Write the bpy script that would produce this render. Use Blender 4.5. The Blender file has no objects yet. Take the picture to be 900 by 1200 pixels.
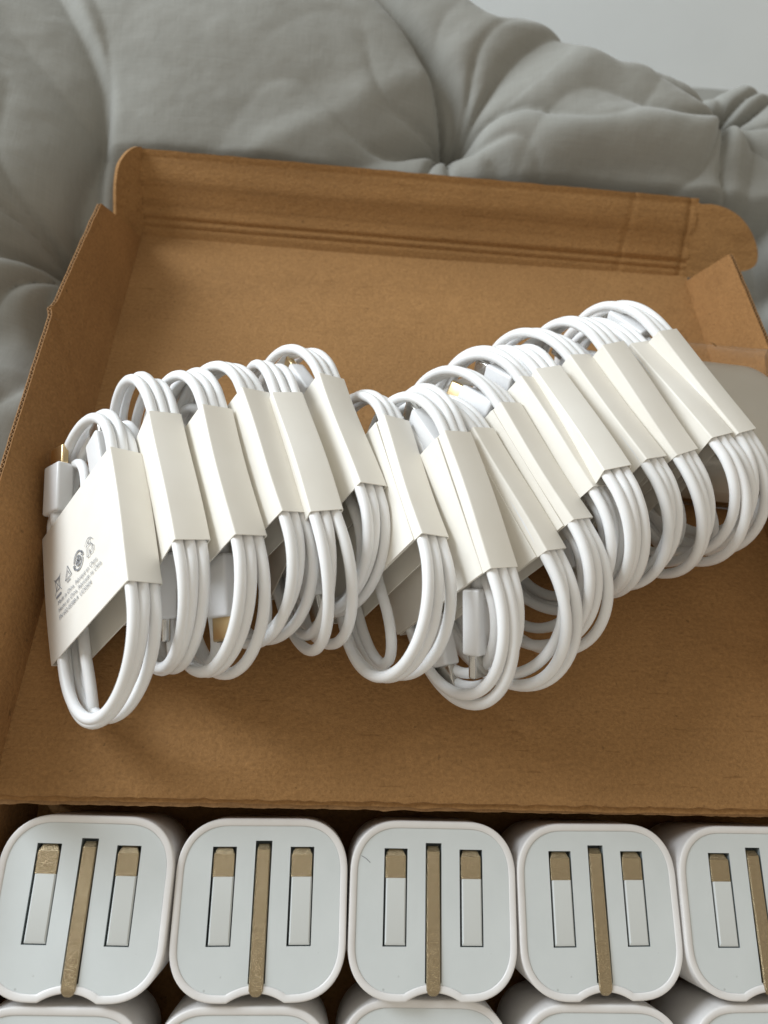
import bpy, bmesh, math, random
import numpy as np
from mathutils import Matrix, Vector, noise
random.seed(7); rng = np.random.default_rng(7)
S = 0.001                                   # everything below is written in millimetres
scn = bpy.context.scene
PI = math.pi

# ------------------------------------------------------------------ camera
cd = bpy.data.cameras.new('camera'); cam = bpy.data.objects.new('camera', cd)
scn.collection.objects.link(cam); scn.camera = cam
cam.location = (88.0141*S, 9.7174*S, 233.2916*S)
cam.rotation_euler = (.3305, -.0955, .0213)
cd.sensor_fit = 'VERTICAL'; cd.sensor_height = 36; cd.lens = 36*874.68/1200
cd.clip_start = .01; cd.clip_end = 50
cd.dof.use_dof = True; cd.dof.focus_distance = .225; cd.dof.aperture_fstop = 12
# ------------------------------------------------------------------ light
w = bpy.data.worlds.new('World'); scn.world = w; w.use_nodes = True
bg = w.node_tree.nodes['Background']; bg.inputs[0].default_value = (1, .925, .80, 1); bg.inputs[1].default_value = .49
def area(name, direction, dist, size, power, col, target=(.12, .12, -.02)):
    l = bpy.data.lights.new(name, 'AREA'); l.shape = 'RECTANGLE'; l.size, l.size_y = size; l.energy = power; l.color = col
    o = bpy.data.objects.new(name, l); scn.collection.objects.link(o)
    d = Vector(direction).normalized(); o.location = Vector(target)+d*dist
    o.rotation_euler = d.to_track_quat('Z', 'Y').to_euler()
    return o
area('window_light', (-.90, .50, .42), 1.25, (.5, .7), 17.6, (.85, .925, 1))
scn.view_settings.view_transform = 'Standard'; scn.view_settings.look = 'None'
scn.view_settings.exposure = 0.1; scn.view_settings.gamma = 1
scn.render.engine = 'CYCLES'
scn.cycles.max_bounces = 8; scn.cycles.diffuse_bounces = 5

# ------------------------------------------------------------------ helpers
def mesh(name, V, Fs, mats, parent=None, smooth=False, midx=None, edges=()):
    me = bpy.data.meshes.new(name)
    me.from_pydata([(v[0]*S, v[1]*S, v[2]*S) for v in V], list(edges), [tuple(int(i) for i in f) for f in Fs])
    for m in (mats if isinstance(mats, (list, tuple)) else [mats]): me.materials.append(m)
    if midx is not None: me.polygons.foreach_set('material_index', midx)
    if smooth: me.polygons.foreach_set('use_smooth', [True]*len(me.polygons))
    me.update(); me.validate()
    return link(name, me, parent)
def link(name, me, parent=None):
    o = bpy.data.objects.new(name, me); scn.collection.objects.link(o)
    if parent is not None: o.parent = parent
    return o
def empty(name, loc=(0, 0, 0), rot=(0, 0, 0)):
    o = bpy.data.objects.new(name, None); scn.collection.objects.link(o); o.empty_display_size = .01
    o.location = [c*S for c in loc]; o.rotation_euler = rot; return o
def tag(o, label=None, cat=None, group=None, kind=None):
    for k, v in (('label', label), ('category', cat), ('group', group), ('kind', kind)):
        if v: o[k] = v
    return o
def autosmooth(o, ang=35):
    me = o.data
    bm = bmesh.new(); bm.from_mesh(me)
    for f in bm.faces: f.smooth = True
    for e in bm.edges:
        if len(e.link_faces) == 2 and e.calc_face_angle(0) > math.radians(ang): e.smooth = False
    bm.to_mesh(me); bm.free(); return o
def boxbm(size, loc=(0, 0, 0), bevel=0, seg=2):
    bm = bmesh.new(); bmesh.ops.create_cube(bm, size=1)
    for v in bm.verts: v.co = Vector((v.co.x*size[0]+loc[0], v.co.y*size[1]+loc[1], v.co.z*size[2]+loc[2]))
    if bevel: bmesh.ops.bevel(bm, geom=bm.edges[:], offset=bevel, segments=seg, affect='EDGES', profile=.6)
    return bm
def frombm(name, bm, mats, parent=None, ang=35):
    for v in bm.verts: v.co *= S
    bmesh.ops.recalc_face_normals(bm, faces=bm.faces[:])
    me = bpy.data.meshes.new(name); bm.to_mesh(me); bm.free()
    for m in (mats if isinstance(mats, (list, tuple)) else [mats]): me.materials.append(m)
    o = link(name, me, parent); autosmooth(o, ang); return o
def tube(P, r, n=12, cap=True):
    P = np.array(P, float); T = np.gradient(P, axis=0); T /= np.linalg.norm(T, axis=1)[:, None]
    up = np.array([0, 0, 1.]) if abs(T[0][2]) < .9 else np.array([1., 0, 0])
    nrm = up-T[0]*(up@T[0]); nrm /= np.linalg.norm(nrm)
    V = []; a = np.linspace(0, 2*PI, n, endpoint=False); rr = np.broadcast_to(r, (len(P),))
    for i in range(len(P)):
        nrm = nrm-T[i]*(nrm@T[i]); nrm /= np.linalg.norm(nrm); b = np.cross(T[i], nrm)
        V.append(P[i]+rr[i]*(np.cos(a)[:, None]*nrm+np.sin(a)[:, None]*b))
    V = np.vstack(V); Fs = []
    for i in range(len(P)-1):
        for j in range(n):
            k = (j+1) % n; Fs.append((i*n+j, i*n+k, (i+1)*n+k, (i+1)*n+j))
    if cap: Fs.append(tuple(range(n))[::-1]); Fs.append(tuple((len(P)-1)*n+j for j in range(n)))
    return V, Fs
def catmull(P, step=1.6):
    P = np.array(P, float); out = []
    Q = np.vstack([2*P[0]-P[1], P, 2*P[-1]-P[-2]])
    for i in range(1, len(Q)-2):
        p0, p1, p2, p3 = Q[i-1:i+3]; n = max(1, int(np.linalg.norm(p2-p1)/step))
        for k in range(n):
            t = k/n; out.append(.5*((2*p1)+(-p0+p2)*t+(2*p0-5*p1+4*p2-p3)*t*t+(-p0+3*p1-3*p2+p3)*t**3))
    out.append(P[-1]); return np.array(out)

# ------------------------------------------------------------------ materials
def mat(name, col, rough=.5, metal=0, **kw):
    m = bpy.data.materials.new(name); m.use_nodes = True
    b = m.node_tree.nodes['Principled BSDF']
    b.inputs['Base Color'].default_value = (*col, 1); b.inputs['Roughness'].default_value = rough; b.inputs['Metallic'].default_value = metal
    for k, v in kw.items(): b.inputs[k.replace('_', ' ')].default_value = v
    return m
class NT:
    def __init__(s, m): s.t = m.node_tree; s.b = s.t.nodes['Principled BSDF']
    def n(s, typ, **kw):
        x = s.t.nodes.new(typ)
        for k, v in kw.items():
            if k.startswith('i_'): x.inputs[k[2:].replace('_', ' ')].default_value = v
            else: setattr(x, k, v)
        return x
    def l(s, a, b): s.t.links.new(a, b)
    def coord(s, scale=(1, 1, 1), out='Object'):
        c = s.n('ShaderNodeTexCoord'); mp = s.n('ShaderNodeMapping'); mp.inputs['Scale'].default_value = scale
        s.l(c.outputs[out], mp.inputs[0]); return mp.outputs[0]
    def noise(s, vec, scale, detail=3, rough=.55):
        x = s.n('ShaderNodeTexNoise'); x.inputs['Scale'].default_value = scale; x.inputs['Detail'].default_value = detail; x.inputs['Roughness'].default_value = rough
        s.l(vec, x.inputs['Vector']); return x.outputs['Fac']
    def ramp(s, fac, stops):
        r = s.n('ShaderNodeValToRGB'); e = r.color_ramp.elements
        while len(e) < len(stops): e.new(.5)
        for q, (p, c) in zip(e, stops): q.position = p; q.color = (*c, 1) if len(c) == 3 else c
        s.l(fac, r.inputs[0]); return r.outputs[0]
    def mix(s, a, b, fac, mode='MIX'):
        x = s.n('ShaderNodeMix'); x.data_type = 'RGBA'; x.blend_type = mode
        for i, v in ((6, a), (7, b), (0, fac)):
            if isinstance(v, (int, float)): x.inputs[i].default_value = v
            elif isinstance(v, tuple): x.inputs[i].default_value = (*v, 1)
            else: s.l(v, x.inputs[i])
        return x.outputs[2]
    def math(s, op, a, b=0):
        x = s.n('ShaderNodeMath'); x.operation = op
        for i, v in enumerate((a, b)):
            if isinstance(v, (int, float)): x.inputs[i].default_value = v
            else: s.l(v, x.inputs[i])
        return x.outputs[0]
    def bump(s, h, strength, dist, prev=None):
        x = s.n('ShaderNodeBump'); x.inputs['Strength'].default_value = strength; x.inputs['Distance'].default_value = dist*S
        s.l(h, x.inputs['Height'])
        if prev is not None: s.l(prev, x.inputs['Normal'])
        s.l(x.outputs[0], s.b.inputs['Normal']); return x.outputs[0]

def kraft(name, base=(.340, .184, .070), axis='X', stripes=.10):
    m = mat(name, base, .82, Specular_IOR_Level=.25); t = NT(m)
    c1 = t.coord((1, 1, 1)); big = t.noise(c1, 22, 4, .6); fine = t.noise(c1, 900, 4, .7)
    # long paper fibres and the faint lines of the flutes beneath
    sc = (25, 1000, 1000) if axis == 'X' else (1000, 25, 1000)
    fib = t.noise(t.coord(sc), 1, 4, .65)
    sc2 = (5, 260, 260) if axis == 'X' else (260, 5, 260)
    flu = t.noise(t.coord(sc2), 1, 2, .5)
    dark = tuple(v*.94 for v in base); lite = tuple(min(1, v*1.06) for v in base)
    a = t.ramp(big, [(.3, dark), (.7, lite)])
    sf = t.noise(t.coord((560, 900, 900) if axis == 'X' else (900, 560, 900)), 1, 3, .6)
    b = t.mix(a, t.ramp(fib, [(.3, (.80, .78, .75)), (.62, (1.08, 1.08, 1.08))]), .10, 'MULTIPLY')
    b = t.mix(b, t.ramp(sf, [(.32, (.78, .76, .73)), (.66, (1.16, 1.16, 1.16))]), .38, 'MULTIPLY')
    dash = t.noise(t.coord((75, 620, 620) if axis == 'X' else (620, 75, 620)), 1, 2, .5)
    b = t.mix(b, t.ramp(dash, [(.68, (1, 1, 1)), (.74, (.66, .62, .56))]), .6, 'MULTIPLY')
    blot = t.noise(t.coord((18, 22, 22)), 1, 4, .6)
    b = t.mix(b, t.ramp(blot, [(.35, (.90, .88, .86)), (.65, (1.05, 1.05, 1.05))]), .5, 'MULTIPLY')
    b = t.mix(b, t.ramp(flu, [(.32, (.72, .68, .62)), (.5, (1, 1, 1))]), stripes, 'MULTIPLY')
    sp = t.noise(c1, 420, 2, .5)
    b = t.mix(b, tuple(v*.45 for v in base), t.ramp(sp, [(.70, (0, 0, 0)), (.78, (.7, .7, .7))]))
    b = t.mix(b, t.ramp(fine, [(.3, (.74, .73, .71)), (.7, (1.2, 1.2, 1.2))]), .7, 'MULTIPLY')
    t.l(b, t.b.inputs['Base Color'])
    n = t.bump(t.noise(t.coord((420, 900, 900)), 1, 3, .6), .6, .45); n = t.bump(fine, .7, .45, n); n = t.bump(sf, .35, .3, n); n = t.bump(flu, .18, .4, n); t.bump(big, .5, 2.5, n)
    return m
M_kraft = kraft('kraft_board'); M_kraft_y = kraft('kraft_board_walls', (.31, .160, .058), 'Y', .12)
M_kraft_band = kraft('kraft_board_back', (.33, .176, .064), 'X', .5)
M_core = kraft('fluted_core', (.32, .185, .085), 'X', .2)

def paper_mat():
    m = mat('white_card', (.83, .81, .77), .42, Specular_IOR_Level=.4); t = NT(m); c = t.coord()
    a = t.noise(c, 60, 3); f = t.noise(c, 1500, 3)
    t.l(t.ramp(a, [(.3, (.83, .795, .72)), (.7, (.87, .842, .775))]), t.b.inputs['Base Color'])
    t.bump(f, .12, .08); return m
M_paper = paper_mat()
def cable_mat():
    m = mat('white_cable_rubber', (.85, .85, .84), .34, Specular_IOR_Level=.45); t = NT(m); c = t.coord()
    t.b.inputs['Subsurface Weight'].default_value = .12; t.b.inputs['Subsurface Radius'].default_value = (.0012, .001, .0009)
    a = t.noise(c, 90, 3)
    t.l(t.ramp(a, [(.3, (.84, .84, .835)), (.7, (.88, .88, .875))]), t.b.inputs['Base Color'])
    t.l(t.ramp(t.noise(c, 260, 3), [(.3, (.28,)*3), (.75, (.46,)*3)]), t.b.inputs['Roughness'])
    t.bump(t.noise(c, 1200, 2), .06, .1); return m
M_cable = cable_mat()
M_plug = mat('white_gloss_plastic', (.80, .80, .80), .25, Specular_IOR_Level=.5)
M_plug.node_tree.nodes['Principled BSDF'].inputs['Subsurface Weight'].default_value = .1
M_plug.node_tree.nodes['Principled BSDF'].inputs['Subsurface Radius'].default_value = (.001, .001, .001)
M_steel = mat('plated_steel', (.62, .60, .56), .22, 1)
M_gold = mat('gold_plating', (.78, .60, .34), .3, 1)
M_dark = mat('black_void_plastic', (.012, .012, .014), .5)
def housing():
    m = mat('charger_white', (.80, .785, .77), .38, Specular_IOR_Level=.45); t = NT(m); c = t.coord()
    t.l(t.ramp(t.noise(c, 120, 3), [(.3, (.77, .755, .74)), (.7, (.83, .82, .81))]), t.b.inputs['Base Color'])
    t.bump(t.noise(c, 2500, 2), .05, .05); return m
M_house = housing()
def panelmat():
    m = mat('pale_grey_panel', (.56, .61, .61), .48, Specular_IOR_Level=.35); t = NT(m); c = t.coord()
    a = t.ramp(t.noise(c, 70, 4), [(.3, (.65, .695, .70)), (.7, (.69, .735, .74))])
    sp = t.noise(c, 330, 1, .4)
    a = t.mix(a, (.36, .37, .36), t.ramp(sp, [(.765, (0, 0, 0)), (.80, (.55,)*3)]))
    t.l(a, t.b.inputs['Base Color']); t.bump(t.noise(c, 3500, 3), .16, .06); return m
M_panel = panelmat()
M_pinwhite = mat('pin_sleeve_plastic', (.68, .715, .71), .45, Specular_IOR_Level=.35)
M_slot_shade = mat('slot_shade_plastic', (.24, .28, .29), .6)  # panel plastic darkened: the shade inside the slots is put into the colour
def brass():
    m = mat('brushed_nickel_brass', (.46, .37, .235), .36, 1); t = NT(m); c = t.coord()
    f = t.noise(c, 3200, 3, .7)
    t.l(t.ramp(f, [(.35, (.35, .28, .175)), (.65, (.50, .405, .265))]), t.b.inputs['Base Color'])
    t.l(t.ramp(t.noise(c, 90, 2), [(.3, (.17,)*3), (.7, (.28,)*3)]), t.b.inputs['Roughness'])
    t.bump(f, 1.0, .22); return m
M_brass = brass()
M_ink = mat('grey_print_ink', (.24, .25, .27), .6)
def cloth():
    m = mat('comforter_cotton', (.33, .325, .295), .9, Specular_IOR_Level=.15); t = NT(m)
    t.b.inputs['Sheen Weight'].default_value = .25; t.b.inputs['Sheen Roughness'].default_value = .5
    c = t.coord(); a = t.noise(c, 14, 4, .6)
    col = t.ramp(a, [(.3, (.27, .268, .242)), (.7, (.315, .313, .285))])
    wv1 = t.noise(t.coord((90, 2600, 90)), 1, 3, .6); wv2 = t.noise(t.coord((2600, 90, 90)), 1, 3, .6)
    wv = t.math('ADD', wv1, wv2)
    col = t.mix(col, t.ramp(t.math('MULTIPLY', wv, .5), [(.38, (.80,)*3), (.62, (1.14,)*3)]), .28, 'MULTIPLY')
    t.l(col, t.b.inputs['Base Color'])
    n = t.bump(wv, .25, .3); t.bump(t.noise(c, 80, 5, .6), .35, 1.2, n); return m
M_cloth = cloth()
def wallm():
    m = mat('pale_wall_paint', (.50, .51, .495), .85, Specular_IOR_Level=.2); t = NT(m); c = t.coord()
    t.l(t.ramp(t.noise(c, 8, 3), [(.3, (.77, .81, .83)), (.7, (.80, .84, .86))]), t.b.inputs['Base Color'])
    t.bump(t.noise(c, 400, 3), .2, .4); return m
M_wall = wallm()
def film():
    m = mat('clear_film', (1, 1, 1), .12); nt = m.node_tree; b = nt.nodes['Principled BSDF']
    tr = nt.nodes.new('ShaderNodeBsdfTransparent'); tr.inputs[0].default_value = (1, 1, 1, 1)
    mx = nt.nodes.new('ShaderNodeMixShader'); fr = nt.nodes.new('ShaderNodeFresnel'); fr.inputs[0].default_value = 1.42
    ad = nt.nodes.new('ShaderNodeMath'); ad.operation = 'ADD'; ad.inputs[1].default_value = -.01
    b.inputs['Base Color'].default_value = (.9, .9, .9, 1)
    nt.links.new(fr.outputs[0], ad.inputs[0]); nt.links.new(ad.outputs[0], mx.inputs[0])
    gl = nt.nodes.new('ShaderNodeBsdfGlossy'); gl.inputs['Roughness'].default_value = .12
    nt.links.new(tr.outputs[0], mx.inputs[1]); nt.links.new(gl.outputs[0], mx.inputs[2])
    nt.links.new(mx.outputs[0], nt.nodes['Material Output'].inputs[0]); return m
M_film = film()
M_bounce_lit = mat('bounce_lit_plastic', (.88, .845, .77), .4, Specular_IOR_Level=.45)  # white charger plastic; warm bounce light and extra brightness put into the colour

# ------------------------------------------------------------------ the setting: wall, comforter
A, L, W = .2376, 245.67, 257.54
ca, sa = math.cos(A), math.sin(A)
def bed_height(x, y):
    """height of the puffy pintucked comforter (mm), numpy arrays in"""
    pin = [(141, 297), (278, 319), (-27, 218), (8, 470), (-190, 330), (-150, 60), (400, 190), (330, 60), (420, 420), (-60, 560), (200, 560)]
    creases = [((141, 297), (130, 322), (104, 358), (70, 400), (8, 470)),
               ((-27, 218), (-20, 250), (-30, 300), (-50, 350), (-75, 420), (-60, 560)),
               ((278, 319), (258, 334), (238, 352), (200, 385), (200, 560)),
               ((141, 297), (60, 262), (-27, 218)), ((141, 297), (170, 268), (235, 262), (290, 250)),
               ((278, 319), (283, 290), (290, 262), (330, 200), (400, 190)),
               ((-27, 218), (-60, 214), (-110, 225), (-190, 330)), ((-27, 218), (-32, 150), (-60, 110), (-150, 60)),
               ((278, 319), (330, 330), (420, 420))]
    # (depth, width on the gentle side, width on the sharp side, which side is sharp) of each pleat
    pl = [(.55, 26, 2.6, 1), (.75, 22, 2.4, 1), (.5, 26, 3.5, -1), (.30, 20, 12, 1), (.42, 26, 5, -1), (.5, 18, 6, 1), (.6, 20, 8, 1), (.6, 20, 8, 1), (.5, 16, 7, 1)]
    z = np.full_like(x, -12.)
    xw = x+5*np.sin(y/31+1)+2*np.sin(y/13.); yw = y+4*np.sin(x/27.)+1.5*np.sin(x/11.+2)
    for ci, cr in enumerate(creases):
        d = np.full_like(x, 1e9); sg = np.zeros_like(x)
        for (ax, ay), (bx, by) in zip(cr[:-1], cr[1:]):
            dx, dy = bx-ax, by-ay; t = np.clip(((xw-ax)*dx+(yw-ay)*dy)/(dx*dx+dy*dy), 0, 1)
            dd = np.hypot(xw-ax-t*dx, yw-ay-t*dy); s_ = ((xw-ax)*dy-(yw-ay)*dx)/math.hypot(dx, dy)
            sg = np.where(dd < d, s_, sg); d = np.minimum(d, dd)
        dep, wa, wb, sd = pl[ci]; m = 1/(1+np.exp(-sg*sd/2.5)); wdt = wa*(1-m)+wb*m
        z -= 12.5*dep*np.exp(-(d/wdt)**1.1)
    rays = {0: [(118, 95, 9, 1), (92, 22, 4, 0), (62, 30, 5, 0), (38, 60, 6, 1), (14, 45, 6, 0), (338, 22, 5, 0), (182, 34, 9, 1), (150, 26, 4, 0), (225, 20, 5, 0), (280, 20, 4, 0)],
            1: [(128, 60, 9, 1), (148, 34, 5, 0), (172, 60, 8, 1), (196, 46, 6, 0), (232, 34, 5, 0), (262, 40, 7, 0), (300, 26, 5, 0), (338, 28, 6, 0), (18, 34, 7, 0), (52, 26, 6, 0), (92, 18, 4, 0)],
            2: [(97, 90, 9, 1), (126, 40, 5, 0), (150, 50, 5, 0), (176, 40, 8, 1), (205, 46, 8, 0), (236, 40, 6, 0), (262, 50, 6, 0), (60, 25, 5, 0)]}
    for k, (px, py) in enumerate(pin):
        r = np.hypot(x-px, y-py); th = np.arctan2(y-py, x-px)
        z += -9*np.exp(-r/5)-6*np.exp(-r/30)
        for (deg, ln, dep, one) in rays.get(k, [(a+17*k, 38, 5, 0) for a in range(0, 360, 45)]):
            a0 = math.radians(deg); dth = np.angle(np.exp(1j*(th-a0-.22*np.sin(r/ln*2.2+deg))))
            perp = r*np.sin(np.clip(dth, -1.5, 1.5)); wd = .9+r*.075
            shape = np.where((perp > 0) | (one == 0), np.exp(-np.abs(perp)/wd), np.exp(-np.abs(perp)/(wd*3.2)))
            front = (np.abs(dth) < 1.5)
            z -= 1.9*dep*shape*front*np.exp(-r/ln)*np.clip(r/6, 0, 1)
    z += 8*np.exp(-(((x-215)/62)**2+((y-296-.10*(x-215))/11)**2))   # soft roll between the two tucks
    z -= 5*np.exp(-(((x-215)/62)**2+((y-278-.10*(x-215))/7)**2))
    z -= 24*np.exp(-(((x+62)/42)**2+((y-176)/24)**2))
    z += 3.6*np.sin(x/64+y/71)+1.0*np.sin(x/43-y/57+1)
    z += 2.2*np.exp(-((x*.62-y*.78+130)/9)**2)+1.8*np.exp(-((x*.5-y*.86+215)/7)**2)-1.5*np.exp(-((x*.56-y*.82+172)/8)**2)
    return z
def comforter():
    xs = np.concatenate([np.arange(-430, -120, 5), np.arange(-120, -2, 1.3), np.arange(-2, 100, 1.8), np.arange(100, 340, 1.2), np.arange(340, 640, 6)])
    ys = np.concatenate([np.arange(-330, 80, 6), np.arange(80, 240, 1.6), np.arange(240, 400, 1.2), np.arange(400, 560, 5)])
    Xg, Yg = np.meshgrid(xs, ys); Z = bed_height(Xg, Yg)
    # the cloth is pressed flat beneath the box and the lid
    D = np.maximum.reduce([-22-Xg, Xg-(W+22+34*np.clip((Yg-190)/25, 0, 1)), Yg-(L*ca+40)])
    Z = Z-27*np.clip(1-D/85, 0, 1)**1.5                         # the box weighs the filling down around it
    under = np.clip(1-np.maximum.reduce([-8-Xg, Xg-(W+8+34*np.clip((Yg-190)/25, 0, 1)), Yg-(L*ca+26), np.zeros_like(Xg)])/14, 0, 1)
    lidz = np.where(Yg > 0, -np.clip(Yg, 0, 400)*sa/ca-6, -80)
    lim = np.where(Yg > 6, np.minimum(lidz, -62.), -62.)
    lim = np.where(Yg > L*ca-4, -62., lim)
    Z = Z*(1-under)+np.minimum(Z, lim-4)*under
    # far edge of the puffed comforter: it rolls over and drops
    ex = np.array([-500, -74, 60, 130, 159, 190, 218, 250, 270, 290, 318, 380, 640.]); ey = np.array([520, 455, 400, 362, 348, 340, 331, 328, 333, 333, 325, 330, 360.])
    edge = np.interp(Xg, ex, ey)+3*np.sin(Xg/9.)
    d = np.clip((Yg-edge+5)/14, 0, 3.2)
    Z = Z-16*d**2.2
    V = np.stack([Xg.ravel(), Yg.ravel(), Z.ravel()], 1)
    nf = [noise.fractal(Vector(((v[0]+.5*v[1])/44, (v[1]-.3*v[0])/26, .3)), .9, 2., 4) for v in V]
    V[:, 2] += .75*np.array(nf)
    n = len(xs); m = len(ys)
    Fs = [(j*n+i, j*n+i+1, (j+1)*n+i+1, (j+1)*n+i) for j in range(m-1) for i in range(n-1)]
    o = mesh('comforter', V, Fs, M_cloth, smooth=True)
    return tag(o, 'grey green pintucked cotton comforter spread under and behind the open box', 'comforter')
comforter()
wl = mesh('wall', [(-1500, 1000, -900), (1800, 1000, -900), (1800, 1000, 1200), (-1500, 1000, 1200),
                   (-1500, 1060, -900), (1800, 1060, -900), (1800, 1060, 1200), (-1500, 1060, 1200)],
          [(0, 1, 2, 3), (5, 4, 7, 6), (3, 2, 6, 7), (0, 3, 7, 4), (1, 5, 6, 2), (0, 4, 5, 1)], M_wall); tag(wl, kind='structure')
fl = mesh('floor', [(-1500, -1200, -900), (1800, -1200, -900), (1800, 1060, -900), (-1500, 1060, -900)], [(0, 1, 2, 3)], M_wall); tag(fl, kind='structure')

# ------------------------------------------------------------------ the box
box = empty('cardboard_box', (0, 0, 0))
tag(box, 'open brown cardboard mailer box with its lid folded back, white cables in the lid', 'cardboard box')
def board(name, surf, nu, nv, thick, material, parent, jag=0, flute=None):
    """surf(u,v)->(point, normal): a curved board with thickness, liners and, on the v=1 side, an open fluted edge"""
    P = np.array([[surf(i/nu, j/nv)[0] for i in range(nu+1)] for j in range(nv+1)])
    Nn = np.array([[surf(i/nu, j/nv)[1] for i in range(nu+1)] for j in range(nv+1)])
    if jag:
        for i in range(nu+1): P[nv, i] += (P[nv, i]-P[nv-1, i])/np.linalg.norm(P[nv, i]-P[nv-1, i])*jag*noise.noise(Vector((i*.45, nv, 3.)))
    a = P.reshape(-1, 3); b = (P-Nn*thick).reshape(-1, 3); n = nu+1; k = len(a); Fs = []
    for j in range(nv):
        for i in range(nu):
            q = (j*n+i, j*n+i+1, (j+1)*n+i+1, (j+1)*n+i); Fs.append(q); Fs.append(tuple(k+x for x in q[::-1]))
    for i in range(nu):
        Fs.append((i, k+i, k+i+1, i+1)); t = nv*n; Fs.append((t+i+1, k+t+i+1, k+t+i, t+i))
    for j in range(nv):
        Fs.append((j*n, (j+1)*n, k+(j+1)*n, k+j*n)); t = nu; Fs.append((j*n+t, k+j*n+t, k+(j+1)*n+t, (j+1)*n+t))
    o = mesh(name, np.vstack([a, b]), Fs, material, parent)
    bm = bmesh.new(); bm.from_mesh(o.data); bmesh.ops.recalc_face_normals(bm, faces=bm.faces[:]); bm.to_mesh(o.data); bm.free()
    return autosmooth(o, 30)
lid = empty('lid', (0, 0, 0), (-A, 0, 0)); lid.parent = box
T = 1.7
# lid panel: gentle sag, torn-looking hinge edge
def lid_surf(u, v):
    x = -1.2+(W+2.4)*u; y = (L+1.4)*(1-v)+.9*v
    z = .7*math.sin(x/60)*math.sin(y/52)-.45*math.exp(-((y-7)/1.6)**2)+.25*math.sin(y/9)*math.sin(x/80)
    if v > .999: z -= .5; y += .5*noise.noise(Vector((x/5, 0, 0)))+.3*noise.noise(Vector((x/1.7, 0, 0)))
    return np.array([x, y, z]), np.array([0, 0, 1.])
board('lid_panel', lid_surf, 170, 90, T, M_kraft, lid)
# side walls of the lid: splay changes along the length
def ang_l(y): return math.radians(np.interp(y, [0, 60, 110, 164, 227, 250], [16, 19, 22, 24, 13, 11]))
def ang_r(y): return math.radians(np.interp(y, [0, 110, 171, 226, 250], [5, 6, 5.5, 1, 0]))
HW = 31.5
def side(sgn, ang, xb):
    def f(u, v):
        top = L-2-20*v if True else 0
        y = 2+(top-2)*u; th = ang(y)
        z = HW*v
        if sgn < 0:                                                # the left wall has a diagonal crease
            c = (y-(134+30*(v)))/1.8; dent = -1.1*math.exp(-c*c)
        else: dent = .5*math.sin(y/25+v*2)
        r = z; x = xb+sgn*(r*math.sin(th))-sgn*dent*(v > .02)
        nz = np.array([-sgn*math.cos(th), 0, math.sin(th)])
        if v > .98: r += .35*noise.noise(Vector((y/6, sgn, 0)))
        return np.array([x, y, -.6+r*math.cos(th)+.85*v]), nz
    return f
def fluted_wall(name, sgn, ang, xb):
    f = side(sgn, ang, xb); root = board(name, f, 130, 10, .34, M_kraft_y, lid)
    g = lambda u, v: (f(u, v)[0]-f(u, v)[1]*1.5, f(u, v)[1])
    board('outer_liner', g, 130, 10, .34, M_kraft_y, root)
    # the wavy core between the two liners, seen along the cut edge
    n = 1100; V = []
    for i in range(n+1):
        u = i/n; y = u*L; off = -.92+.50*math.sin(y/1.9*2*PI)
        for v, o2 in ((.86, -.16), (1.004, -.16), (1.004, .16), (.86, .16)):
            p, nn = f(u, v); V.append(p+nn*(off+o2))
    mesh('fluted_core', V, [(4*i+k, 4*i+4+k, 4*i+5+k, 4*i+1+k) for i in range(n) for k in range(3)], M_core, root)
    return root
fluted_wall('side_wall', -1, ang_l, 0.); fluted_wall('side_wall', 1, ang_r, W)
# back wall: splayed 40 degrees, with the two pressed score lines near its foot
SB = math.radians(40.3); sb, cb = math.sin(SB), math.cos(SB); HB = 35.9
def back(u, v):
    x = -.7+(W+1.4)*u; r = -1.4+(HB+1.4)*v
    groove = -.8*math.exp(-((r-7)/.8)**2)-.5*math.exp(-((r-3.6)/.7)**2)+.45*math.sin(r/3.1+.4*math.sin(x/50))*(r > 9)-.3*math.exp(-((r-33)/1)**2)
    groove -= .9*math.exp(-((x-(W-3))/1.0)**2)+.5*math.exp(-((x-(W-34+r*.1))/1.1)**2)
    if v > .98: r += .3*noise.noise(Vector((x/9, 2, 0)))
    nn = np.array([0, -cb, sb]); return np.array([x, L+r*sb, .3+r*cb])+nn*groove, nn
board('back_wall', back, 200, 60, 2.2, M_kraft_band, lid)
def polyboard(name, pts, nrm, thick, material, parent, sub=1, bend=None):
    nrm = np.array(nrm, float); nrm /= np.linalg.norm(nrm); pts = np.array(pts, float)
    bm = bmesh.new(); a = [bm.verts.new(p) for p in pts]; b = [bm.verts.new(p-nrm*thick) for p in pts]
    bm.faces.new(a); bm.faces.new(b[::-1]); n = len(a)
    for i in range(n): bm.faces.new((a[i], b[i], b[(i+1) % n], a[(i+1) % n]))
    return frombm(name, bm, material, parent, 30)
# right tab: rounded flap folded out past the back wall's corner
bvec = np.array([0, sb, cb])
def tab(P0, dr, outline, thick=1.7):
    P0 = np.array(P0, float); dr = np.array(dr, float); dr /= np.linalg.norm(dr)
    n = np.cross(dr, bvec); n = n if n[2] > 0 else -n
    pts = catmull([P0+dr*a+bvec*b for a, b in outline], 1.5)
    return polyboard('corner_tab', pts, n, thick, M_kraft_band, lid)
tab((W-.3, L+.2, .2), (.97, -.25, 0), [(0, 34), (2.5, 33.8), (6, 34.6), (11, 34.8), (17, 33.8), (22, 31.6), (27, 27.5), (31, 22), (32.8, 17), (32.4, 13), (29, 10), (24, 8), (12, 3), (0, 0)])
tab((.5, L+.3, .2), (-.45, -.9, 0), [(0, 36.4), (3, 37.8), (6, 38.6), (11, 38.6), (16, 36.4), (18.3, 31), (19, 24), (19, 10), (14, 2), (0, 0)])
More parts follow.
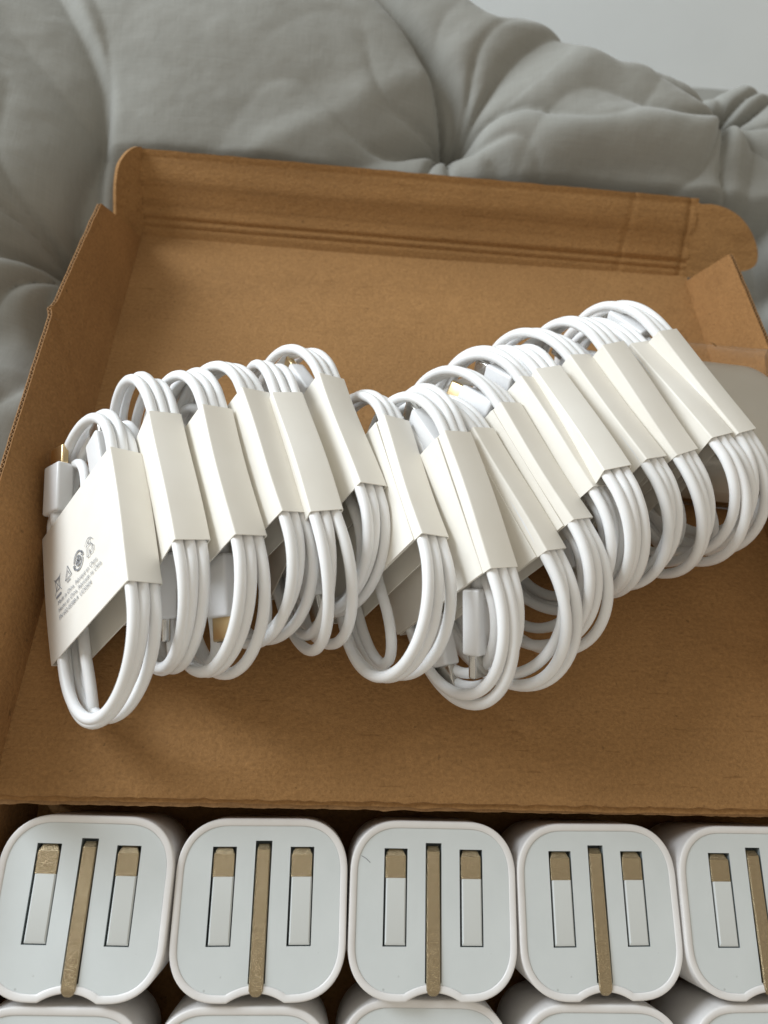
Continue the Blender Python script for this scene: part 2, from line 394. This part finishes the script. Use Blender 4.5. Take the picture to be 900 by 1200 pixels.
# base of the box under the chargers
BD = 44
base = empty('base', (0, 0, 0)); base.parent = box
def bwall(u, v):
    x = -1+(W+2)*u; z = -1.9-.8*0-BD*(1-v)
    y = -.7+.3*math.sin(x/40)+(.5*noise.noise(Vector((x/7, 5, 0))) if v > .9 else 0)
    return np.array([x, y, z+(.35*noise.noise(Vector((x/4, 8, 0))) if v > .98 else 0)]), np.array([0, -1., 0])
board('base_back_wall', bwall, 160, 12, 1.8, M_kraft, base)
# ragged folded strip along the hinge
def hinge(u, v):
    x = -1+(W+2)*u; y = 1.5-3.1*v-.45*(v > .9)*(noise.noise(Vector((x/6, 1, 0)))+.6*noise.noise(Vector((x/2, 1, 0))))
    return np.array([x, y, -2.3-.5*v+.35*noise.noise(Vector((x/9, v, 0)))]), np.array([0, 0, 1.])
board('hinge_strip', hinge, 200, 5, .8, M_core, base)
for nm, c, s in (('base_side_wall', (-2.2, -62, -BD/2-1.5), (1.8, 122, BD)), ('base_side_wall', (W+1.4, -62, -BD/2-1.5), (1.8, 122, BD)),
                 ('base_front_wall', (W/2, -124, -BD/2-1.5), (W+6, 1.8, BD)), ('base_floor', (W/2, -62, -BD-3), (W+6, 126, 1.8))):
    frombm(nm, boxbm(s, c, .3, 1), M_kraft, base)

# ------------------------------------------------------------------ chargers
FW, FH, CR = 48.6, 46.6, 14.5
def outline(inset=0):
    """rounded square with the shallow scoop at the bottom, counter-clockwise"""
    P = []; hw, hh = FW/2, FH/2; n = 14; ex = 2.25
    for cx, cy, a0 in ((hw-CR, hh-CR, 0), (-hw+CR, hh-CR, 90), (-hw+CR, -hh+CR, 180)):
        for i in range(n+1):
            a = math.radians(a0+90*i/n); c, s_ = math.cos(a), math.sin(a)
            P.append((cx+CR*math.copysign(abs(c)**(2/ex), c), cy+CR*math.copysign(abs(s_)**(2/ex), s_)))
    for i in range(17):                                            # scoop
        x = -7.8+15.6*i/16; P.append((x, -hh+2.3*(1-(x/7.8)**2)))
    for i in range(n+1):
        a = math.radians(270+90*i/n); c, s_ = math.cos(a), math.sin(a)
        P.append((hw-CR+CR*math.copysign(abs(c)**(2/ex), c), -hh+CR+CR*math.copysign(abs(s_)**(2/ex), s_)))
    P = np.array(P); keep = [0]
    for i in range(1, len(P)):
        if np.linalg.norm(P[i]-P[keep[-1]]) > .05: keep.append(i)
    P = P[keep]
    if inset:
        T_ = np.roll(P, -1, 0)-np.roll(P, 1, 0); T_ /= np.linalg.norm(T_, axis=1)[:, None]
        P = P+np.stack([-T_[:, 1], T_[:, 0]], 1)*inset
    return P
BODY = 33
def charger_meshes():
    prof = [(2.15, -1.1), (2.05, -.30), (1.75, 0), (.5, 0), (.2, -.08), (.05, -.3), (0, -.7), (0, -BODY*.5), (.4, -BODY+4), (1.2, -BODY+1.2), (3.5, -BODY)]
    V = []; Fs = []
    for ins, z in prof:
        P = outline(ins); 
        if z < -2:                                                 # scoop fades out down the body
            pass
        V += [(p[0], p[1], z) for p in P]
    n = len(outline())
    for r in range(len(prof)-1):
        for i in range(n):
            k = (i+1) % n; Fs.append((r*n+i, (r+1)*n+i, (r+1)*n+k, r*n+k))
    Fs.append(tuple((len(prof)-1)*n+i for i in range(n))[::-1])
    hs = mesh('housing', V, Fs, M_house); autosmooth(hs, 50)
    # face panel with its three slots sunk in
    bm = bmesh.new(); P = outline(2.10); z0 = -.34
    def loop(pts, z=z0):
        vs = [bm.verts.new((p[0], p[1], z)) for p in pts]
        es = [bm.edges.new((vs[i], vs[(i+1) % len(vs)])) for i in range(len(vs))]; return vs, es
    _, E0 = loop(P); allE = list(E0); slots = []
    def rr(x0, x1, y0, y1): return [(x0, y0), (x1, y0), (x1, y1), (x0, y1)]
    ctr_b = -FH/2+4.6
    rects = [rr(-14.5, -7.7, -9.7, 15.7), rr(7.7, 14.5, -9.7, 15.7), rr(-2.35, 2.35, ctr_b, 17.3)]
    for q in rects:
        vs, es = loop(q); allE += es; slots.append((vs, q))
    bmesh.ops.triangle_fill(bm, edges=allE, use_beauty=True, use_dissolve=False)
    for f in bm.faces: f.material_index = 0
    for vs, q in slots:
        lo = [bm.verts.new((p[0], p[1], -4.2)) for p in q]
        for i in range(4):
            f = bm.faces.new((vs[i], vs[(i+1) % 4], lo[(i+1) % 4], lo[i])); f.material_index = 1
        f = bm.faces.new(lo); f.material_index = 1
    for f in bm.faces:
        if f.normal.z < -.5: f.normal_flip()
    fp = frombm_keep('face_panel', bm, [M_panel, M_slot_shade])
    # dark gaps beside the earth pin where it crosses the rim
    # side pins (white sleeve) with metal tips at the upper end
    def pinbox(x0, x1, y0, y1, z0, z1, ch):
        bm = bmesh.new(); c = ch
        top = [(x0+.38, y0+.9), (x1-.38, y0+.9), (x1-.38, y1-c*1.3), (x1-c-.38, y1-.02), (x0+c+.38, y1-.02), (x0+.38, y1-c*1.3)]
        mid = [(x0, y0), (x1, y0), (x1, y1-c*1.3), (x1-c, y1), (x0+c, y1), (x0, y1-c*1.3)]
        a = [bm.verts.new((p[0], p[1], z1)) for p in top]; b = [bm.verts.new((p[0], p[1], z1-.36)) for p in mid]; d = [bm.verts.new((p[0], p[1], z0)) for p in mid]
        bm.faces.new(a); n = len(a)
        for i in range(n):
            k = (i+1) % n; bm.faces.new((a[i], b[i], b[k], a[k])); bm.faces.new((b[i], d[i], d[k], b[k]))
        return bm
    side_ = frombm('live_pin', pinbox(-2.75, 3.05, -12.0, 5.25, -3.4, -.22, 0.02), M_pinwhite)
    # the metal end, with its sloping nose
    bm = bmesh.new(); x = 3.0; prof2 = [(7.1, -.40), (13.0, -.38), (14.7, -1.25)]
    rows = []
    for y, z in prof2:
        xx = x if y < 14 else x-.9
        rows.append([bm.verts.new(p) for p in ((-xx, y, -3.6), (-xx, y, z-.15), (-xx+.2, y, z), (xx-.2, y, z), (xx, y, z-.15), (xx, y, -3.6))])
    for r0, r1 in zip(rows[:-1], rows[1:]):
        for i in range(5): bm.faces.new((r0[i], r1[i], r1[i+1], r0[i+1]))
    bm.faces.new(rows[0]); bm.faces.new(rows[-1][::-1])
    tip = frombm('metal_tip', bm, M_brass, None, 8)
    # earth pin: one long metal bar with a rounded lower end
    bm = bmesh.new(); hw = 2.0
    pl = [(16.4, 1.75, -1.5), (15.0, hw, -.30), (-18.9, hw, .50), (-20.3, hw*.97, .4), (-21.2, hw*.8, .1), (-21.8, hw*.5, -.3)]
    rows = []
    for y, xx, z in pl:
        rows.append([bm.verts.new(p) for p in ((-xx, y, -2.9), (-xx, y, z-.38), (-xx+.34, y, z), (xx-.34, y, z), (xx, y, z-.38), (xx, y, -2.9))])
    for r0, r1 in zip(rows[:-1], rows[1:]):
        for i in range(5): bm.faces.new((r0[i], r1[i], r1[i+1], r0[i+1]))
    bm.faces.new(rows[0]); bm.faces.new(rows[-1][::-1])
    ep = frombm('earth_pin', bm, M_brass, None, 12)
    return hs, fp, side_, tip, ep
def frombm_keep(name, bm, mats):
    for v in bm.verts: v.co *= S
    me = bpy.data.meshes.new(name); bm.to_mesh(me); bm.free()
    for m in mats: me.materials.append(m)
    return link(name, me)
hs, fp, lp, tp, ep = charger_meshes()
def charger(loc, rot, label, slide=0., src=[None]):
    t = empty('plug_charger', loc, rot); tag(t, label, 'charger', 'folding pin chargers standing in rows in the box base')
    first = src[0] is None; src[0] = 1
    def put(o, par, loc=(0, 0, 0)):
        c = o if first else o.copy()
        if not first: scn.collection.objects.link(c)
        c.parent = par; c.location = [q*S for q in loc]; return c
    put(hs, t); put(fp, t)
    for k, sx in enumerate((-1, 1)):
        if first and k == 0: p = put(lp, t, (sx*11.1, 2.6, 0)); m = put(tp, p, (0, -1.9+.0, 0))
        else:
            p = lp.copy(); scn.collection.objects.link(p); p.parent = t; p.location = (sx*11.1*S, 2.6*S, 0)
            m = tp.copy(); scn.collection.objects.link(m); m.parent = p; m.location = (0, -1.9*S, 0)
    put(ep, t, (0, slide, 0))
    return t
y0 = -4.49
row1 = ['white plug charger at the left end of the upper charger row, bright gold earth pin',
        'white plug charger second from left in the upper row, dark glinting earth pin',
        'white plug charger in the middle of the upper row, small dark scuff on it',
        'white plug charger second from right in the upper row, beside the cut-off one',
        'white plug charger at the right end of the upper row, cut by picture edge']
row2 = ['top rim of the white charger at the left end of the lowest row',
        'top rim of the white charger second from left in the lowest row',
        'rim of the white charger in the middle of the lowest row, below the scuffed one',
        'top rim of the white charger second from right in the lowest row',
        'corner of the white charger at the right end of the lowest row']
tilt1 = [(.004, -.035, -.012), (-.012, -.01, .012), (.0, 0., -.004), (.0, .012, .010), (.0, .02, .0)]
for i in range(5):
    charger((27.27+49.3*i, y0-23.25, -4.0-.2*(i == 3)), tilt1[i], row1[i])
for i in range(5):
    charger((24.2+49.9*i, y0-23.25-(46.85 if i == 2 else 47.6+random.uniform(0, .3)), -7.5 if i == 2 else -5.5), (random.uniform(-.01, .01), random.uniform(-.01, .01), random.uniform(-.02, .02)), row2[i])

# a short dark scuff on the middle charger
mid = bpy.data.objects['plug_charger.002']
v_, f_ = tube(catmull([(-21.2, 13.6, -.33), (-19.9, 12.9, -.30), (-18.6, 11.8, -.33)], .4), [.10], 6)
mesh('scuff_mark', v_, f_, M_ink, mid)
# ------------------------------------------------------------------ cable bundles
Q = [21.515, 63.413, 24.927, 0.009, 0.099, 0.292, 36.408, 76.374, 27.279, 0.032, -0.099, 0.298, 49.242, 77.825, 30.026, 0.066, 0.007, 0.318, 59.791, 86.448, 27.888, 0.051, 0.044, 0.358, 76.407, 87.713, 26.667, 0.007, -0.272, 0.312, 83.784, 97.184, 25.116, -0.023, -0.002, 0.306, 103.248, 80.047, 26.939, -0.04, -0.021, 0.245, 123.376, 73.587, 30.927, 0.116, -0.149, 0.253, 134.383, 78.481, 26.185, 0.085, -0.015, 0.433, 145.428, 90.764, 24.018, 0.068, -0.067, 0.428, 153.256, 101.787, 25.23, 0.051, -0.063, 0.429, 165.412, 103.296, 30.156, -0.067, -0.422, 0.379, 173.739, 110.662, 28.65, 0.031, -0.222, 0.422, 188.404, 120.371, 26.064, 0.136, -0.359, 0.406, 201.806, 122.214, 26.099, -0.021, -0.36, 0.446, 209.373, 128.87, 25.367, 0.095, -0.277, 0.442]
SL, LC, WC, TK = 44.6, 103.3, 48.0, 10.3
LID = Matrix.Rotation(-A, 4, 'X')
blabels = [
 ('cable bundle at the far left, small printed symbols and text on its paper band', dict(tp=(26, -15.8, 42.5, -11), tw=-3.6, bp=None, xp=(21, 13.5, 36.5, 12.5), xw=-1)),
 ('second cable bundle from the left wall, right of the one with printed text', dict(tp=None, bp=(-14.5, 6, -31, -4))),
 ('cable bundle third from the left, white plug pointing down in its lower loop', dict(tp=None, bp=(-19, 9, -36, 2.6))),
 ('cable bundle fourth from the left, between the third and the flat cream banded one', dict(tp=(24, 0, 30, 0), bp=None)),
 ('cable bundle fifth from the left, cream paper band turned flat to the viewer', dict(tp=None, bp=(-20, 2, -36, -1))),
 ('cable bundle at the right end of the left group, its loop rising highest there', dict(tp=(24, 13, 40, 8.5), bp=None)),
 ('first cable bundle of the right group, dangling loop in the gap between groups', dict(tp=None, bp=None)),
 ('cable bundle whose loop hangs lowest in the middle, white plug inside pointing down', dict(tp=(22, 15, 38, 9.5), bp=(-22.5, 12.4, -39.4, 3.4), xp=(-21, -13, -37, -15.5), xw=1)),
 ('narrow banded cable bundle just right of the one whose loop hangs lowest', dict(tp=None, bp=None)),
 ('tenth cable bundle from the left, narrow band with a seam beside its edge', dict(tp=(24, 18, 37.4, 11.2), bp=None)),
 ('eleventh cable bundle from the left, white band between seamed one and cream one', dict(tp=(23.5, 18.4, 35, 13), bp=(-20, 5, -36, 0))),
 ('cable bundle in the right group with a wide flat cream paper band', dict(tp=(19, 12, 34, 8), bp=None)),
 ('cable bundle right of the wide cream band, fourth from the right end', dict(tp=(23, 8, 33, 4), bp=None)),
 ('third cable bundle from the right end, tall loop rising over its neighbours', dict(tp=(22, 11, 34, 7), bp=None)),
 ('next to last cable bundle at right, wide pale band edge with loose strands', dict(tp=(23, 4, 36, 0), bp=None)),
 ('last cable bundle at the right end, leaning beside the plastic wrapped charger', dict(tp=(26, 16.5, 42.2, 11.2), bp=None))]
R0 = Matrix(((0, .5, .866), (1, 0, 0), (0, .866, -.5)))

def plug(parent, u0, v0, u1, v1, w0=0, gold=False, roll=None):
    """white plug body from (u0,v0) to (u1,v1) with a metal tip beyond; its broad side lies in the coil plane"""
    d = Vector((u1-u0, v1-v0, 0)); Ln = d.length; a = math.atan2(d.y, d.x)
    bm = boxbm((Ln, 8.9, 5.8), (Ln/2, 0, 0), 1.1, 3)
    o = frombm('plug', bm, M_plug, parent, 40); o.location = (u0*S, v0*S, w0*S); o.rotation_euler = (random.uniform(-.25, .25) if roll is None else roll, 0, a)
    bm = boxbm((7.2, 7.6, 2.5), (Ln+3.1, 0, 0), .8, 3)
    tpo = frombm('plug_tip', bm, M_gold if gold else M_steel, o, 40)
    bm = boxbm((1.0, 6.0, 1.3), (Ln+6.35, 0, 0), .3, 1); frombm('plug_opening', bm, M_dark, tpo, 40)
    v_, f_ = tube([(-4.2, 0, 0), (-2.5, 0, 0), (.4, 0, 0)], [1.75, 2.15, 2.3], 14); 
    mesh('strain_relief', v_, f_, M_plug, o, smooth=True)
    return o
def coil_path(rs, tp, bp, nl=3, slack=0):
    """one continuous cable: (lower plug) - up the middle - three turns - up the middle - (upper plug)"""
    hs_ = SL/2; pts = []
    e = (LC-SL)/2-1
    ws = [-3.3, 0, 3.3]; ws = [x*1.0 for x in ws]
    bv = bp[1]-(bp[2]-bp[0])*0 if bp else 3.; bu = bp[0]-4 if bp else -12.
    v0 = bv if bp else 3.
    pts += [(bu, v0, .0), (bu+4, v0, .0), (0, v0-1, -.4), (hs_-6, v0-2, -1.5)]
    def arc(sgn, va, vb, wa, wb, ext, sk, n=9):
        """end loop on the top (sgn=1) or bottom (-1) from width va to vb"""
        c = (va+vb)/2; r = (va-vb)/2
        for i in range(n+1):
            t = PI*i/n; ww = wa+(wb-wa)*i/n+sk*math.sin(t)
            uu = sgn*(hs_+ext*math.sin(t)**.92); pts.append((uu, c+r*math.cos(t), ww))
    far = -WC/2; near = WC/2
    arc(1, v0-2, far+2.6, -1.5, -3.3, e*.70, rs.uniform(-.5, .5)+(3.2 if tp and tp[1] < -10 else 0))
    pts.append((0, far+2.6, -3.3))
    farw = [-1.4, 1.7, 3.1]
    fw = -3.3
    for k in range(nl):
        j = rs.uniform(-3.2-slack, 1.2+slack*.3); sk = rs.uniform(-1.1, 1.1)*(1+slack*.3)+(k-1)*.8
        fo = [2.6, .4, .4, 2.6][k]
        # bottom: far -> near
        arc(-1, far+fo, near-rs.uniform(0, .5), fw, ws[k], e+j, sk)
        pts.append((0, near-rs.uniform(0, .4), ws[k]))
        j = rs.uniform(-3.2-slack, 1.2+slack*.3); sk = rs.uniform(-1.1, 1.1)*(1+slack*.3)+(k-1)*.8
        fw = farw[k]
        nf = [.3, .3, 3.2][k]
        arc(1, near-.2, far+nf, ws[k], fw, e+j, sk)
        pts.append((0, far+nf, fw))
    tv = tp[1] if tp else -4.; tu = tp[0]-4 if tp else 10
    arc(-1, far+3.2, tv+(1. if tp else 0), fw, .6, e*.72, .6)
    tw = -3.6 if tp and tp[1] < -15 else 0
    pts += [(0, tv, .9), (tu-5, tv, .2+tw*.6), (tu, tv, tw)]
    return catmull(pts, 1.7)
def sleeve(parent, seam, wt=TK, vw=WC+4.0):
    s = SL; h = wt/2; hv = vw/2; th = .36
    # closed card tube with slightly rounded folds, open at both ends
    prof = []; r = .55
    for cx, cy, a0 in ((hv-r, h-r, 0), (-hv+r, h-r, 90), (-hv+r, -h+r, 180), (hv-r, -h+r, 270)):
        for i in range(4): a = math.radians(a0+30*i); prof.append((cx+r*math.cos(a), cy+r*math.sin(a), math.cos(a), math.sin(a)))
    n = len(prof); V = []; Fs = []; nu = 8
    for side_, off in ((0, 0), (1, -th)):
        for k in range(nu+1):
            u = -s/2+s*k/nu
            for (v, w_, nv, nw) in prof:
                bulge = .35*math.sin(PI*k/nu)*0
                V.append((u+.12*math.sin(v*.8+parent['k']), v+nv*off+.22*math.sin(u/9+parent['k']*2), w_+nw*off+.28*math.sin(u/11+v/17+parent['k']*1.7)+(.5*math.cos(PI*v/vw)*(1 if w_ > 0 else -1)*(.25+.0*k))))
    m = (nu+1)*n
    for k in range(nu):
        for i in range(n):
            j = (i+1) % n; q = (k*n+i, k*n+j, (k+1)*n+j, (k+1)*n+i); Fs.append(q); Fs.append(tuple(m+x for x in q[::-1]))
    for k in (0, nu):
        for i in range(n):
            j = (i+1) % n; Fs.append((k*n+i, m+k*n+i, m+k*n+j, k*n+j) if k else (k*n+j, m+k*n+j, m+k*n+i, k*n+i))
    o = mesh('paper_band', V, Fs, M_paper, parent)
    bm = bmesh.new(); bm.from_mesh(o.data); bmesh.ops.recalc_face_normals(bm, faces=bm.faces[:]); bm.to_mesh(o.data); bm.free(); autosmooth(o, 50)
    if seam:
        bm = boxbm((s-.3, vw-3.6, .42), (0, -1.8, -h-.30), .05, 1)
        frombm('glue_flap', bm, M_paper, o)
    return o
# print on the band: symbols and three lines of small text
def text_mesh(body, size, loc, name='printed_text'):
    cu = bpy.data.curves.new(name, 'FONT'); cu.body = body; cu.size = size*S; cu.extrude = .006*S; cu.resolution_u = 2
    o = bpy.data.objects.new(name, cu); scn.collection.objects.link(o)
    dg = bpy.context.evaluated_depsgraph_get(); me = bpy.data.meshes.new_from_object(o.evaluated_get(dg))
    bpy.data.objects.remove(o); me.materials.clear(); me.materials.append(M_ink); return me, loc
def ring_strip(pts, wd, closed=False):
    P = np.array(pts, float); 
    if closed: P = np.vstack([P, P[:1]])
    V = []; Fs = []
    for a, b in zip(P[:-1], P[1:]):
        d = b-a; ln = np.linalg.norm(d)+1e-9; nn = np.array([-d[1], d[0]])/ln*wd/2; k = len(V)
        V += [(*(a-nn), 0), (*(b-nn), 0), (*(b+nn), 0), (*(a+nn), 0)]; Fs.append((k, k+1, k+2, k+3))
    return V, Fs
def symbols():
    V = []; Fs = []
    def add(pts, wd=.22, closed=False, off=(0, 0)):
        v, f = ring_strip([(p[0]+off[0], p[1]+off[1]) for p in pts], wd, closed); k = len(V)
        V.extend(v); Fs.extend(tuple(k+i for i in q) for q in f)
    circ = lambda r, a0=0, a1=360, n=24: [(r*math.cos(math.radians(a0+(a1-a0)*i/n)), r*math.sin(math.radians(a0+(a1-a0)*i/n))) for i in range(n+1)]
    # crossed-out wheeled bin
    o = (0, 0)
    add([(-1.6, 1.8), (-1.2, -1.6), (1.2, -1.6), (1.6, 1.8)], .25, True, o); add([(-2, 2.2), (2, 2.2)], .3, False, o)
    add([(-2.4, 3), (2.4, -2.6)], .22, False, o); add([(2.4, 3), (-2.4, -2.6)], .22, False, o); add([(-1.9, -3.6), (1.9, -3.6)], .8, False, o)
    o = (7.6, 0); add([(-2.2, -1.6), (2.2, -1.6), (0, 2.4)], .28, True, o); add([(-.9, -.9), (0, .8), (.9, -.9)], .22, False, o); add([(-1.2, -2.6), (1.2, -2.6)], .35, False, o)
    o = (15, 0); add(circ(2.9, 20, 175), .55, False, o); add(circ(2.9, 200, 355), .55, False, o); add(circ(1.5), .5, True, o); add([(-1.2, 0), (1.2, 0)], .6, False, o); add([(0, 1.2), (0, -1.2)], .6, False, o)
    add([(2.9, 1.8), (3.5, .2), (2.2, .6)], .35, True, o); add([(-2.9, -1.8), (-3.5, -.2), (-2.2, -.6)], .35, True, o)
    o = (22.6, 0); add(circ(.8), .25, True, (o[0], 2.2)); add([(-1.6, .9), (1.4, .9), (1.8, -2.4), (.3, -2.4), (0, -.4), (-.4, -2.6), (-1.8, -2.4)], .25, True, o); add([(1.4, .4), (2.6, -.6), (2.6, -2.4)], .25, False, o); add(circ(2.9, 30, 150), .22, False, o)
    return V, Fs
sym_me = None; txt = None
def add_print(band):
    """reading direction runs along +v, letters' tops point to +u, on the face at -w"""
    global sym_me, txt
    zf = -TK/2-.17-.13
    B = Matrix(((0, 1, 0), (1, 0, 0), (0, 0, -1))).to_4x4()         # x->v, y->u, z->-w
    if sym_me is None:
        V, Fs = symbols(); o = mesh('printed_symbols', V, Fs, M_ink, None); sym_me = o.data; bpy.data.objects.remove(o)
        txt = [text_mesh(b, 2.0, None)[0] for b in ('Made in China, Fabriqué en Chine', 'Hecho en China, Fabricado na China', 'PN 602-05588-A  UC52504')]
    for me, (u, v), nm in ((sym_me, (-.5, -15.6), 'printed_symbols'), (txt[0], (-7.0, -16.6), 'printed_text'), (txt[1], (-9.5, -16.6), 'printed_text'), (txt[2], (-12.0, -16.6), 'printed_text')):
        o = link(nm, me, band); o.matrix_local = Matrix.Translation((u*S, v*S, zf*S)) @ B
for i, (lab, kw) in enumerate(blabels):
    q = Q[6*i:6*i+6]
    Rz = Matrix.Rotation(q[5], 3, 'Z') @ Matrix.Rotation(q[4], 3, 'Y') @ Matrix.Rotation(q[3], 3, 'X') @ R0
    C = Vector(q[:3]); camL = LID.inverted().to_3x3() @ Vector((88.01, 9.72, 233.29))
    def minz(C): return min((C+Rz @ Vector((a*SL/2, -WC/2-2, b*TK/2))).z for a in (-1, 1) for b in (-1, 1))-.2
    def loopz(C): return min((C+Rz @ Vector((a*47, -WC/2*.55, 0))).z for a in (-1, 1))-1.6
    C = C+(camL-C)*{3: .012, 10: .016, 8: .006, 13: .006}.get(i, 0)
    for _ in range(200):                                            # rest on the lid panel, not in it
        if min(minz(C), loopz(C)) >= .2: break
        C = C+(camL-C)*.0015
    t = empty('cable_bundle', C, (0, 0, 0)); t['k'] = i
    t.matrix_world = LID @ Matrix.Translation(C*S) @ Rz.to_4x4()
    del_k = i
    tag(t, lab, 'charging cable', 'white charging cables bundled in paper bands standing in the lid')
    rs = random.Random(100+i)
    P = coil_path(rs, kw['tp'], kw['bp'], slack=2.2 if i > 7 else 2.2)
    V, Fs = tube(P, 1.66, 12); mesh('cable', V, Fs, M_cable, t, smooth=True)
    if kw['tp']: plug(t, *kw['tp'], kw.get('tw', 0), gold=(i in (0, 9, 5)), roll=.15 if i == 0 else None)
    if kw['bp']: plug(t, *kw['bp'], 0, gold=(i == 2), roll=1.25 if i == 7 else None)
    if 'xp' in kw: plug(t, *kw['xp'], kw['xw'])
    b = sleeve(t, i in (6, 7, 8, 9))
    if i < 3: add_print(b)
    del t['k']

# ------------------------------------------------------------------ wrapped charger lying behind the right-hand bundles
def wrapped():
    t = empty('wrapped_charger'); tag(t, 'white rounded charger in clear plastic film at the right edge behind the last cable bundle', 'charger')
    t.matrix_world = LID @ Matrix.Translation(Vector((230.5, 131, 22))*S) @ Matrix.Rotation(math.radians(-4), 4, 'Z') @ Matrix.Rotation(math.radians(4), 4, 'X')
    V = []; Fs = []; prof = [(6, -13.5), (1.5, -13), (.3, -11), (0, -8), (0, 9), (.4, 11.6), (1.6, 13.2), (4, 14), (9, 14.2)]
    hw = 23.8; r = 13
    def ol(ins):
        P = []
        for cx, cy, a0 in ((hw-r, hw-r, 0), (-hw+r, hw-r, 90), (-hw+r, -hw+r, 180), (hw-r, -hw+r, 270)):
            for i in range(13): a = math.radians(a0+90*i/12); P.append((cx+(r-min(ins, 8))*math.cos(a), cy+(r-min(ins, 8))*math.sin(a)))
        return P
    for ins, z in prof: V += [(p[0], p[1], z) for p in ol(ins)]
    n = 52
    for k in range(len(prof)-1):
        for i in range(n): j = (i+1) % n; Fs.append((k*n+i, k*n+j, (k+1)*n+j, (k+1)*n+i))
    Fs.append(tuple(range(n))[::-1]); Fs.append(tuple((len(prof)-1)*n+i for i in range(n)))
    mesh('housing', V, Fs, M_bounce_lit, t, smooth=False); autosmooth(t.children[0], 50)
    # loose clear bag: a crumpled pillow round the charger with a flat sealed end
    nx, ny = 44, 44; V = []
    for top in (1, -1):
        for j in range(ny+1):
            for i in range(nx+1):
                x = -25.6+51.2*i/nx; y = -26+60*j/ny
                ex = max(0, abs(x)-24.2)/1.5; ey = max(0, (y-22)/16 if y > 0 else (-y-24)/2)
                f = max(0, 1-max(ex, ey)**1.6)
                z = top*(.25+15.2*f**.6)+.5*noise.noise(Vector((x/11, y/11, top)))+(6*(y-22)/16 if y > 22 else 0)*.6
                V.append((x-1.5*(y > 22)*(y-22)/16*(1 if x > 0 else -1), y, z))
    Fs = []; m = (nx+1)*(ny+1)
    for s_ in (0, 1):
        for j in range(ny):
            for i in range(nx):
                q = tuple(s_*m+a for a in (j*(nx+1)+i, j*(nx+1)+i+1, (j+1)*(nx+1)+i+1, (j+1)*(nx+1)+i)); Fs.append(q if s_ == 0 else q[::-1])
    mesh('plastic_film', V, Fs, M_film, t, smooth=True)
wrapped()
